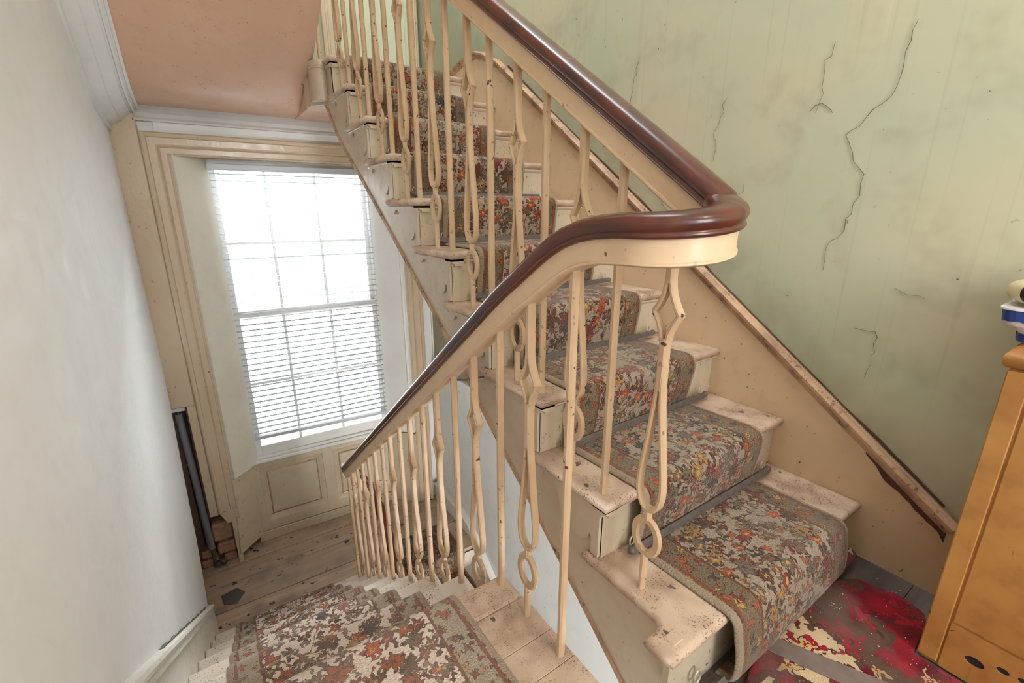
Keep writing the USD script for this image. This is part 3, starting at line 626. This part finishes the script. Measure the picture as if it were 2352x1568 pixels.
BW, BD = .017, .019
def vbar(x, y, z0, z1, wy=BW, wx=BD):
    c = .0045; pr = round_rect(wx, wy, c)
    return loft([[(x+a, y+b, z) for a, b in pr] for z in (z0, z1)])
def plain(x, y, z0, z1):
    obj('baluster', vbar(x, y, z0, z1), M['cream_iron'], ba, smooth=30)
oprof = lambda t: round_rect(t, .0195, .003)
def ornamental(x, y, z0, z1, s=1):
    X = np.array([1.0, 0, 0])
    def yz(pts): return [(x, y+s*a, z0+b) for a, b in pts]
    b = UsdGeom.Xform.Define(stage, path_of('ornamental_baluster', ba)).GetPrim()
    obj('foot', vbar(x, y, z0, z0+.097, .015, .017), M['cream_iron'], b, smooth=30)
    obj('collar', vbar(x, y, z0+.189, z0+.221, .015, .017), M['cream_iron'], b, smooth=30)
    obj('bar', vbar(x, y, z0+.722, z1, .019, .021), M['cream_iron'], b, smooth=30)
    obj('neck', loft([[(x+a, y+b_*k, z0+zz) for a, b_ in round_rect(.021, .019, .004)] for zz, k in ((.50, .9), (.56, .95), (.612, 1.0))]), M['cream_iron'], b, smooth=30)
    obj('ring', torus((x, y, z0+.143), (0, 1.0, 0), (0, 0, 1.0), .031, .043, [(q, p) for p, q in round_rect(.0122, .020, .004)], 24), M['cream_iron'], b, smooth=40)
    lp = [(.004, .585), (.0045, .52), (.008, .47), (.0150, .41), (.0225, .35), (.0285, .305), (.0305, .278), (.0295, .256), (.0250, .236), (.0165, .222), (.0065, .216)]
    lp = lp+[(-a, b) for a, b in lp[::-1]]
    obj('loop', sweep(yz(lp), [(q, p) for p, q in round_rect(.0125, .021, .004)] if False else oprof(.0105), up=X), M['cream_iron'], b, smooth=40)
    oz = []
    for sg_ in (1, -1):
        side = [(.004, .592), (.0055, .606), (.010, .625), (.019, .645), (.0300, .662)]
        side2 = [(.0300, .662), (.019, .679), (.010, .698), (.0055, .716), (.004, .732)]
        for q in (side, side2): oz.append(sweep(yz([(sg_*a, bb) for a, bb in q]), oprof(.0100), up=X))
        oz.append(tm(*(lambda m: (m.vertices, m.faces))(bbox(x-.009, x+.009, y+s*sg_*.0305-.004, y+s*sg_*.0305+.004, z0+.658, z0+.666, .004))))
    obj('lozenge', union(oz), M['cream_iron'], b, smooth=40)
XB_U = XU; XB_D = -.132
# upper flight: a plain and an ornamental bar on each tread
for n in range(1, NT):
    y = NOS(n)+.165; ornamental(XB_U, y, n*R_UP, (zup(y) if n > 1 else 1.005)+.012)
    if n > 1:
        y = NOS(n)+.045; plain(XB_U, y, n*R_UP, zup(y)+.012)
# descending flight
plain(XB_D, .253, 0, .938)
for n in range(0, 8):
    y = .389+n*GO; ornamental(XB_D, y, 0 if n == 0 else -n*R_DN, zdn(y)+.012 if n else .852)
    y = .514+n*GO; plain(XB_D, y, -n*R_DN, zdn(y)+.012)
# bottom flight, behind
for k in range(1, 5):
    y = 2.345-k*GO+.10; z = ZH-k*R_DN; zr = ZH+.735-.90*(2.40-y)
    if k <= 4: ornamental(.034, y+.10, z if k else ZH, ZH+.735-.90*(2.40-y-.10)+.01); plain(.034, y, z, zr+.01)
plain(XC, 2.42, ZH, -.83)
# top landing
for a in (.9,): plain(XC+.08*math.cos(a), 2.40+.08*math.sin(a), 1.80, zup(2.32))
obj('iron_stay', [tube([(XB_D, .803, zdn(.803)+.005), (-.06, .83, .513), (.02, .842, .503)], .0035, 6)], M['rod'], ba, label='thin iron stay between the two flights')

# ---- runners
def carpet(center, path, x0f, width, thick=.010, nu=15, name='stair_runner', label=None, seed=0, roll=.004, mat='runner', **kw):
    'closed strip: path of (y, z) for its under side, with offset normals'
    P = np.array(path, float); d = np.r_[0, np.cumsum(np.linalg.norm(np.diff(P, axis=0), axis=1))]
    L = d[-1]; n = int(L/.012); t = np.linspace(0, L, n)
    Q = np.stack([np.interp(t, d, P[:, 0]), np.interp(t, d, P[:, 1])], 1)
    for _ in range(3): Q[1:-1] = .25*Q[:-2]+.5*Q[1:-1]+.25*Q[2:]
    T = np.gradient(Q, axis=0); T /= np.linalg.norm(T, axis=1)[:, None]; N = np.stack([-T[:, 1], T[:, 0]], 1)
    if N[:, 1].mean() < 0: N = -N
    us = np.r_[0, .004, .012, np.linspace(.03, width-.03, nu), width-.012, width-.004, width]
    e = np.minimum(us, width-us); hgt = thick*np.clip(.25+e/.008, 0, 1)
    V, UV = [], []
    for i in range(n):
        wob = .005*(meshkit.fbm(np.array([t[i]*4, 0, 0.]), 2, seed)-.5); x0 = x0f(t[i]/L)+wob
        lift = .004*(meshkit.fbm(np.stack([us*9, us*0+t[i]*7, us*0], 1), 2, seed+3)-.3)
        for j, u in enumerate(us):
            h = hgt[j]+max(0, lift[j]); V.append((x0+u, Q[i, 0]+N[i, 0]*h, Q[i, 1]+N[i, 1]*h)); UV.append((u, t[i]))
    k = len(us); nb = len(V)
    for i in range(n):
        x0 = V[i*k][0]
        for u in (0., width): V.append((x0+u, Q[i, 0], Q[i, 1])); UV.append((u, t[i]))
    f = []
    for i in range(n-1):
        for j in range(k-1):
            a, b, c, dd = i*k+j, i*k+j+1, (i+1)*k+j+1, (i+1)*k+j; f += [[a, b, c], [a, c, dd]]
        a, b = nb+2*i, nb+2*i+2
        f += [[a, i*k, (i+1)*k], [a, (i+1)*k, b], [a+1, (i+1)*k+k-1, i*k+k-1], [a+1, b+1, (i+1)*k+k-1], [a, b+1, a+1], [a, b, b+1]]
    for i, s in ((0, 1), (n-1, -1)):
        ring = [nb+2*i]+[i*k+j for j in range(k)]+[nb+2*i+1]
        for q in range(1, len(ring)-1): f.append([ring[0], ring[q], ring[q+1]][::s])
    m = tm(np.array(V), np.array(f))
    # orient outward: upper surface normal must agree with N
    fn = m.face_normals[0]; want = np.array([0, N[0, 0], N[0, 1]])
    if fn@want < 0: m.faces = m.faces[:, ::-1]
    return obj(name, m, M[mat], None, smooth=True, uv=np.array(UV), label=label, cat='carpet', **kw)
up_path = [(.012, .008), (-.006, .006), (-.022, .012), (-.028, .045), (-.026, .10)]
for n in range(1, NT+1):
    y, z = NOS(n), n*R_UP
    if n > 1: up_path += [(y+.010, z-R_UP+.008), (y+.004, z-R_UP+.025), (y-.012, z-.05)]
    up_path += [(y-.014, z-.030), (y-.016, z-.012), (y-.010, z+.001), (y+.006, z+.004), (y+.05, z+.002), (y+GO-.02, z+.002), (y+GO+.004, z+.004)]
up_path = up_path[:-2]+[(2.5, 1.803), (2.9, 1.803)]
carpet(None, up_path, lambda s: .128-.03*min(1, s*5)+.005, RW, label='floral patterned stair runner climbing the upper flight, loose at the bottom step', seed=1)
dn_path = [(-1.2, .002), (Y0-.05, .002), (Y0-.008, .003), (Y0+.006, -.001), (Y0+.010, -.014), (Y0+.006, -.03)]
for n in range(1, 8):
    y, z = Y0+n*GO, -n*R_DN
    dn_path += [(y-GO-.012, z+.05), (y-GO-.020, z+.008), (y-GO-.004, z+.002), (y-.05, z+.002), (y-.008, z+.003), (y+.006, z-.001), (y+.010, z-.014), (y+.006, z-.03)]
dn_path += [(Y0+7*GO-.010, ZH+.05), (Y0+7*GO-.018, ZH+.006)]
carpet(None, dn_path, lambda s: -.815-.05*s, RW, label='floral stair runner in painted window-lit tones running over the landing and down the lower flight', seed=5, mat='runner_lit')
lo_path = [(2.72, ZH+.002), (2.40, ZH+.002), (2.352, ZH+.004), (2.336, ZH-.002), (2.334, ZH-.03)]
for k in range(1, 4):
    yn = 2.345-k*GO; z = ZH-k*R_DN
    lo_path += [(yn+GO+.012, z+.05), (yn+GO+.016, z+.008), (yn+GO-.01, z+.002), (yn+.03, z+.002), (yn+.004, z+.003), (yn-.010, z-.004), (yn-.012, z-.03)]
carpet(None, lo_path[::-1], lambda s: .12, RW, label='end of a floral runner on the half landing above the bottom flight', seed=8)

# ---- stair rods
def stair_rod(y, z, x0, x1, label):
    t = thing('stair_rod', label, 'stair rod', group='stair rods on the upper runner')
    pr = [(.011, .0), (.009, .010), (.001, .017), (-.008, .012), (-.011, .0)]
    obj('rod', loft([[(x, y-a, z+b) for a, b in pr] for x in (x0, x1)]), M['rod'], t, smooth=30)
    for x in (x0+.012, x1-.012):
        obj('eye', torus((x, y+.012, z+.022), (1.0, 0, 0), (0, 0, 1.0), .009, .013, [(.0022*math.cos(a), .0022*math.sin(a)) for a in np.linspace(0, 2*math.pi, 6, endpoint=False)], 14), M['eye'], t, smooth=True)
        obj('end_cap', [trimesh.creation.icosphere(2, .011, ).apply_translation([x0-.003 if x < (x0+x1)/2 else x1+.003, y-.001, z+.008])], M['rod'], t, smooth=True)
names = ['lowest', 'second', 'third', 'fourth', 'fifth', 'sixth', 'seventh', 'eighth', 'ninth']
for n in range(0, NT-1):
    if n == 0: continue
    stair_rod(NOS(n+1)-.013, n*R_UP+.0145, .092, .755, f'grey metal stair rod across the upper runner at the back of the {names[n-1]} tread')
obj_ = thing('stair_rod', 'grey metal stair rod end at the floor beside the bottom step', 'stair rod')
obj('rod', loft([[(x, -.012-a, .002+b) for a, b in [(.014, 0), (.012, .014), (0, .024), (-.012, .014), (-.014, 0)]] for x in (.045, .125)]), M['rod'], obj_)
obj('eye', torus((.055, .012, .05), (1.0, 0, 0), (0, 0, 1.0), .012, .018, [(.003*math.cos(a), .003*math.sin(a)) for a in np.linspace(0, 2*math.pi, 6, endpoint=False)], 14), M['eye'], obj_, smooth=True)
# the pale square where a newel once stood, on the bottom tread
obj('socket_patch', bbox(-.032, .002, .024, .052, R_UP-.004, R_UP+.0015, .0015), M['tread'], up, label='square filled socket on the bottom tread')

# ---- red carpet on the landing floor
rugp = [(.30, -.012), (.44, -.012), (.52, -.016), (.68, -.03), (.725, -.06), (.745, -.12), (.752, -.166), (.735, -.21), (.70, -.225), (.57, -.232), (.57, -1.0), (-.1, -1.0), (-.1, -.15), (.128, -.05), (.2, -.03)]
obj('rug', slab(rugp, .0005, .010, .004, 4), M['red_rug'], None, label='worn red carpet with big cream flowers on the dusty landing floor', cat='carpet')
obj('carpet_strip', slab([(.275, -.012), (.330, -.012), (.46, -.30), (.405, -.33)], .0102, .0135, .001, 2), M['rug_back'], None, label='dusty grey strip of binding lying across the red carpet', cat='carpet strip')
obj('rug_roll', loft([[(x, -.018+.018*math.cos(a)+.01*(x-.5), .012+.022+.020*math.sin(a)) for a in np.linspace(0, 2*math.pi, 12, endpoint=False)] for x in np.linspace(.50, .785, 8)]), M['red_rug'], None, smooth=True, label='rolled back edge of red carpet tucked under the bottom step', cat='carpet')

cr = []
for _ in range(70):
    x, y = rng.uniform(.28, .83), rng.uniform(-.34, -.03)
    r_c = rng.uniform(.0007, .0018); z = (.0105 if x < .72 else .0005)+r_c
    c_ = trimesh.creation.icosphere(0, r_c); c_.apply_translation([x, y, z]); cr.append(c_)
obj('plaster_crumbs', cr, M['eye'], None, label='white plaster crumbs scattered over the red carpet and bare boards', cat='debris', kind='stuff')
# ---- window
win = thing('window_1', 'tall sash window with small panes at the half landing', 'window', kind='structure')
XA, XZ, ZS, ZT = -.585, .465, -.845, 1.355
def frame_path(prof, pts):
    'profile (o outward from the opening, d depth) swept round pts (x, z) with mitres, in the wall frame'
    P = np.array(pts, float); rings = []
    for i in range(len(P)):
        e1 = (P[i]-P[i-1]) if i else (P[1]-P[0]); e2 = (P[i+1]-P[i]) if i < len(P)-1 else (P[i]-P[i-1])
        e1 = e1/np.linalg.norm(e1); e2 = e2/np.linalg.norm(e2)
        n1, n2 = np.array([-e1[1], e1[0]]), np.array([-e2[1], e2[0]]); m = (n1+n2)/(1+n1@n2)
        rings.append([(P[i][0]+m[0]*o, d, P[i][1]+m[1]*o) for o, d in prof])
    return to_wall(loft(rings))
aw = [(0, .03), (0, -.006), (.006, -.010), (.012, -.006), (.040, -.006), (.046, -.014), (.052, -.008), (.060, -.012), (.095, -.012), (.100, -.022), (.108, -.026), (.118, -.024), (.126, -.016), (.126, .03)]
obj('architrave', [frame_path(aw, [(-.748, -1.10), (-.748, 1.348), (.655, 1.348), (.655, -1.578)])], M['joinery'], win, smooth=25)
# broken foot of the left architrave
obj('broken_foot', [to_wall(ext_y([(-.874, -1.098), (-.748, -1.098), (-.752, -1.19), (-.775, -1.17), (-.80, -1.205), (-.83, -1.20), (-.85, -1.15)], -.012, .03))], M['joinery'], win, label='splintered foot of the left architrave')
obj('corner_board', [wbox(-1.13, -.876, -.012, .05, -.242, 1.585, .006), wbox(-.928, -.876, -.010, .05, -1.12, -.242, .004)], M['joinery'], win)
def quad(a, b, c, d, th=.02):
    A = [np.array(wpt(*p)) for p in (a, b, c, d)]; n = np.cross(A[1]-A[0], A[3]-A[0]); n /= np.linalg.norm(n)
    return trimesh.convex.convex_hull(np.vstack([A, [p+n*th for p in A]]))
obj('shutter', [quad((-.748, .0, -.86), (XA, .165, -.86), (XA, .165, ZT), (-.748, .0, ZT))], M['reveal'], win, label='pale folded shutter in the left splay')
obj('shutter', [quad((.655, .0, -.86), (XZ, .165, -.86), (XZ, .165, ZT), (.655, .0, ZT), -.02), wbox(.612, .655, -.004, .03, -.86, ZT, .003)], M['white_gloss'], win, label='pale folded shutter in the right splay')
obj('head_lining', [quad((-.748, .0, ZT), (.655, .0, ZT), (XZ, .22, ZT), (XA, .22, ZT), .02)], M['joinery'], win)
obj('splay_panel', [quad((-.80, .0, -1.50), (-.635, .165, -1.50), (-.635, .165, -.875), (-.765, .02, -.875)), wbox(-.806, -.775, -.004, .02, -1.578, -.875, .003)], M['apron'], win)
obj('splay_panel', [quad((.655, .0, -1.578), (.50, .165, -1.578), (.50, .165, -.875), (.655, .0, -.875), -.02)], M['apron'], win)
obj('sill', [wbox(-.64, .49, .13, .24, -.868, -.840, .006), wbox(-.60, .47, .15, .24, -.842, -.818, .005)], M['white_gloss'], win)
# apron panelling
ap = obj('apron_board', [wbox(-.65, .50, .188, .21, -1.49, -.868)], M['apron'], win)
for x0, x1 in ((-.65, -.571), (-.112, -.022), (.432, .51)): obj('stile', wbox(x0, x1, .165, .19, -1.49, -.868, .004), M['apron'], win)
for z0, z1 in ((-.925, -.868), (-1.49, -1.402)): obj('apron_rail', wbox(-.65, .51, .1655, .19, z0, z1, .004), M['apron'], win)
for x0, x1 in ((-.571, -.112), (-.022, .432)):
    mp = [(0, .19), (0, .168), (-.012, .172), (-.026, .182), (-.040, .186), (-.044, .19)]
    pts = [(x0, -1.402), (x0, -.925), (x1, -.925), (x1, -1.402), (x0, -1.402)]
    obj('groove_dirt', frame_path([(-.040, .1885), (-.040, .1835), (-.046, .1795), (-.047, .1885)], pts), M['capping'], ap, label='dirt and painted shade in the panel groove')  # dark strip: dirt plus groove shade painted in for contrast
    obj('panel', [wbox(x0+.05, x1-.05, .180, .19, -1.35, -.975, .003), frame_path(mp, pts)], M['apron'], win, smooth=25)
obj('skirting', wbox(-.65, .52, .160, .19, -1.578, -1.494, .004), M['apron'], win)
# frame and sashes
obj('frame', [wbox(XA, XA+.022, .15, .24, -.82, ZT), wbox(XZ-.022, XZ, .15, .24, -.82, ZT), wbox(XA, XZ, .15, .24, ZT-.04, ZT)], M['white_gloss'], win)
def sash(z0, z1, d, rail_b, rail_t, nz, vx, name):
    xa, xz = XA+.02, XZ-.02; s = .032
    fr = obj(name, [wbox(xa, xa+s, d, d+.035, z0, z1), wbox(xz-s, xz, d, d+.035, z0, z1), wbox(xa+s, xz-s, d, d+.035, z0, z0+rail_b), wbox(xa+s, xz-s, d, d+.035, z1-rail_t, z1)], M['white_gloss'], win)
    xs = [xa+s]+vx+[xz-s]; zs = np.linspace(z0+rail_b, z1-rail_t, nz+1)
    for x in vx: obj('glazing_bar', wbox(x-.009, x+.009, d+.003, d+.032, z0+rail_b, z1-rail_t, .004), M['white_gloss'], fr)
    for z in zs[1:-1]: obj('glazing_bar', wbox(xa+s, xz-s, d+.004, d+.031, z-.009, z+.009, .004), M['white_gloss'], fr)
    for i in range(len(xs)-1):
        for j in range(nz): obj('pane', wbox(xs[i], xs[i+1], d+.016, d+.019, zs[j], zs[j+1], .0005), M['glass'], fr)
sash(.27, 1.335, .212, .045, .035, 2, [-.243, .083], 'upper_sash')
sash(-.818, .33, .172, .078, .045, 2, [-.247, .088], 'lower_sash')
# ---- venetian blind
vb = thing('venetian_blind', 'white venetian blind with open slats hanging over the sash window', 'blind')
BX0, BX1, BDP = -.566, .448, .125
obj('head_rail', [wbox(BX0-.008, BX1+.008, BDP-.022, BDP+.022, 1.285, 1.325, .004)], M['blind'], vb)
zs = np.arange(1.262, -.615, -.0425)
def slat(z, tilt):
    rows = []
    for x in (BX0, (BX0+BX1)/2, BX1):
        row = []
        for s, b in ((-1, 0), (0, .0040), (1, 0), (1, -.0014), (0, .0026), (-1, -.0014)):
            row.append((x, BDP+s*.0125*math.cos(tilt), z+s*.0125*math.sin(tilt)+b))
        rows.append(row)
    return to_wall(loft(rows))
for z in zs: obj('slat', slat(z+rng.normal(0, .0008), .03+rng.normal(0, .03)), M['blind'], vb)
obj('bottom_rail', to_wall(loft([[(BX0, BDP-.014, -.652), (BX0, BDP+.014, -.652), (BX0, BDP+.014, -.628), (BX0, BDP-.014, -.628)], [(BX1, BDP-.014, -.672), (BX1, BDP+.014, -.672), (BX1, BDP+.014, -.648), (BX1, BDP-.014, -.648)]])), M['blind'], vb)
for x in (-.42, -.06, .30):
    obj('ladder_cord', [to_wall(box(x-.0008, x+.0008, BDP-.0135, BDP-.0125, -.64, 1.29)), to_wall(box(x-.0008, x+.0008, BDP+.0125, BDP+.0135, -.64, 1.29))], M['blind'], vb)

# ---- upper landing joinery on the back wall
tj = thing('door_1', 'pale green and cream door with moulded architrave on the upper landing', 'door', kind='structure')
obj('architrave', [wbox(.205, .275, -.03, .02, 1.80, 4.0, .008), wbox(.785, .855, -.03, .02, 1.80, 4.0, .008), wbox(.225, .24, -.04, -.02, 1.80, 4.0, .004), wbox(.82, .835, -.04, -.02, 1.80, 4.0, .004)], M['joinery'], tj)
g_ = G(); M['green_door'] = paint('pale_green_door_paint', lin(200, 204, 176), lin(176, 176, 144), .4, .4)
obj('door_leaf', [wbox(.275, .785, -.004, .02, 1.80, 4.0, .002)]+[wbox(a, b, -.014, .0, 1.95, 3.9, .004) for a, b in ((.30, .36), (.48, .56), (.70, .76))], M['green_door'], tj)
bb = thing('baseboard_back', 'cream skirting along the back of the upper landing', 'skirting board', kind='structure')
obj('board', [wbox(-.95, .205, -.012, .015, 1.80, 1.93, .004)], M['string'], bb)

# ---- lagged pipe, bricks and oddments at the chase
pp_ = thing('pipe', 'upright pipe lagged in grey foam in the broken wall chase left of the window', 'pipe')
pa, pb = wpt(-.985, .045, -.30), wpt(-.962, .03, -1.40)
obj('lagging', tube([pa, (pa+pb)/2+[.004, 0, 0], pb], .023, 14), M['foam'], pp_, smooth=40)
obj('bare_pipe', [tube([pb+(pa-pb)*.03, pb-(pa-pb)*.14], .010, 10), tube([pa+(pa-pb)*.06, pa-(pa-pb)*.02], .010, 10)], M['copper'], pp_, smooth=40)
obj('valve', [trimesh.creation.icosphere(2, .026).apply_translation(pb-(pa-pb)*.12+[.015, -.02, 0]), tube([pb-(pa-pb)*.12, pb-(pa-pb)*.12+[.06, -.04, -.01]], .012, 8)], M['copper'], pp_, smooth=40)
for i, (x0, x1, z0, z1, d) in enumerate([(-.945, -.81, -1.375, -1.225, .05), (-.93, -.81, -1.49, -1.40, .045), (-.90, -.82, -1.57, -1.505, .05), (-1.04, -.955, -1.50, -1.43, .06), (-1.05, -.935, -1.575, -1.515, .055)]):
    b = bbox(x0, x1, d, d+.10, z0, z1, .012); b = b.subdivide().subdivide(); b.vertices += .008*(meshkit.fbm(b.vertices*18, 3, i)[:, None]-.5)
    obj('brick', to_wall(b), M['brick'], wb)
obj('metal_plate', slab([(-.945, 2.90), (-.848, 2.925), (-.80, 2.85), (-.856, 2.765), (-.93, 2.80)], ZH+.0005, ZH+.004, .001, 2), M['lead'], None, label='small grey metal plate lying on the boards near the broken wall end', cat='metal plate')

# ---- cabinet at the right
cb = thing('cabinet', 'battered mustard orange cabinet standing against the green wall at the right', 'cabinet')
CX, CY0, CY1, CH = .585, -.236, -1.0, .735
obj('body', [bbox(CX, WX-.012, CY1, CY0, 0, CH, .004)], M['cabinet'], cb)
obj('stile', bbox(CX-.006, CX+.01, CY0-.034, CY0+.001, .012, CH-.003, .002), M['cabinet'], cb)
obj('side_panel', bbox(CX-.004, CX+.01, CY1+.05, CY0-.038, .135, CH-.003, .002), M['cabinet'], cb)
pl = ext_x(sg.Polygon([(CY1+.05, .006), (CY0-.038, .006), (CY0-.038, .131), (CY1+.05, .131)], holes=[[(y+.013*s*math.cos(a), z+.009*s*math.sin(a)) for a in np.linspace(0, 2*math.pi, 16, endpoint=False)] for y, z, s in ((-.325, .066, 1.25), (-.366, .083, .8), (-.398, .085, .8), (-.43, .085, .8))]), CX-.004, CX+.0005)
obj('plinth', pl, M['cabinet'], cb)
obj('vent_hole', [ext_x([(y+.013*s*math.cos(a), z+.009*s*math.sin(a)) for a in np.linspace(0, 2*math.pi, 16, endpoint=False)], CX-.0012, CX-.0002) for y, z, s in ((-.325, .066, 1.25), (-.366, .083, .8), (-.398, .085, .8), (-.43, .085, .8))], M['black'], cb)
obj('top', slab([(CX-.012, CY1-.01), (WX-.014, CY1-.01), (WX-.014, CY0+.012), (CX-.012, CY0+.012)], CH, CH+.036, .016), M['cabinet'], cb, smooth=40)

def rr(cx, cy, hx, hy, r, z, n=5):
    out = []
    for qx, qy, a0 in ((1, 1, 0), (-1, 1, 90), (-1, -1, 180), (1, -1, 270)):
        for k in range(n):
            a = math.radians(a0+90*k/(n-1)); out.append((cx+qx*(hx-r)+r*math.cos(a), cy+qy*(hy-r)+r*math.sin(a), z))
    return out
def tub(name, cx, cy, hx, hy, z, h, label, wave, seed):
    t = thing(name, label, 'plastic tub', group='tubs stacked on the cabinet')
    obj('body', loft([rr(cx, cy, hx-.012, hy-.012, .02, z), rr(cx, cy, hx-.004, hy-.004, .022, z+h*.35), rr(cx, cy, hx, hy, .024, z+h)]), M['white_plastic'], t, smooth=40)
    # printed blue band with a ragged edge, wrapped just proud of the body
    rows = []
    base = rr(cx, cy, hx, hy, .024, 0); n = len(base); dense = []
    for i in range(n):
        a, b = np.array(base[i]), np.array(base[(i+1) % n]); m = max(1, int(np.linalg.norm(b-a)/.006))
        for k in range(m): dense.append(a+(b-a)*k/m)
    dense = np.array(dense); cxy = np.array([cx, cy])
    def at(frac, off):
        sc = .93+.07*frac; d = dense[:, :2]-cxy; ln = np.linalg.norm(d, axis=1)[:, None]
        return cxy+d*np.clip(sc, 0, 1.2)+d/ln*off
    r_ = np.array([meshkit.fbm(np.array([p[0]*60, p[1]*60, seed*1.]), 3, seed) for p in dense])
    lo_f = wave[0]+(r_-.5)*wave[2]; hi_f = np.full(len(dense), wave[1])
    ring0 = np.array([np.r_[cxy+(p[:2]-cxy)*(.955+.047*f)+(p[:2]-cxy)/np.linalg.norm(p[:2]-cxy)*.0015, z+h*f] for p, f in zip(dense, lo_f)])
    ring1 = np.array([np.r_[cxy+(p[:2]-cxy)*(.955+.047*f)+(p[:2]-cxy)/np.linalg.norm(p[:2]-cxy)*.0015, z+h*f] for p, f in zip(dense, hi_f)])
    obj('printed_band', loft([ring0, ring1], cap=False), M['blue'], t, label='blue printed band with a ragged white edge')
    obj('lid', loft([rr(cx, cy, hx+.004, hy+.004, .026, z+h), rr(cx, cy, hx+.004, hy+.004, .026, z+h+.004)]), M['white_plastic'], t)
TX, TY = .742, -.294
ZC = CH+.0365
tub('plastic_tub', TX+.003, TY-.004, .083, .080, ZC, .030, 'lower white plastic tub with a blue streak on top of the orange cabinet', (.2, .66, .5), 3)
tub('plastic_tub', TX, TY, .098, .102, ZC+.0345, .034, 'upper wider white tub with a broad blue band stacked on the cabinet', (.38, .98, .6), 6)
bg = thing('paper_bag', 'cream paper bag with a black ring emblem lying on the stacked tubs', 'bag')
bz = ZC+.0345+.0385
def bagmesh():
    u = trimesh.creation.icosphere(4, 1.0); v = u.vertices
    v = np.sign(v)*np.abs(v)**.7; v *= np.array([.098, .112, .030]); v[:, 2] += .030
    v += .010*(meshkit.fbm(v*14, 3, 4)[:, None]-.5); v[:, 2] = np.maximum(v[:, 2], 0)
    u.vertices = v+[TX, TY, bz]; return u
bm = bagmesh(); obj('bag', bm, M['cloth'], bg, smooth=True)
def decal(yc, zc, ry, rz, inner, mat, name, dx):
    ring = []
    for k in (inner, 1.0):
        row = []
        for a in np.linspace(0, 2*math.pi, 28, endpoint=False):
            y, z = yc+ry*k*math.cos(a), zc+rz*k*math.sin(a); d2 = ((bm.vertices[:, 1]-y)**2+(bm.vertices[:, 2]-z)**2+(bm.vertices[:, 0] > TX)*9)
            row.append((bm.vertices[np.argsort(d2)[:4], 0].mean()-dx, y, z))
        ring.append(row)
    obj(name, loft(ring, cap=False), mat, bg)
decal(-.236, bz+.031, .026, .025, .62, M['black'], 'ring_emblem', .003)
decal(-.236, bz+.031, .0155, .015, .05, M['pink'], 'emblem_centre', .0028)

# ---- unseen lamp added over the landing for warm light
lp_ = thing('pendant_lamp', 'unseen glass globe lamp added over the landing behind the viewer', 'lamp')
g_ = G(); e_ = g_.add('emission', color=(1.0, .74, .52), strength=30.0); M['lamp'] = g_.done('lamp_glow', e_+'.emission')
obj('globe', trimesh.creation.icosphere(3, .10).apply_translation([.15, -1.1, 2.45]), M['lamp'], lp_, smooth=True)
obj('flex', tube([(.15, -1.1, 2.54), (.15, -1.1, 2.9), (.15, -1.1, 3.34)], .004, 6), M['black'], lp_)
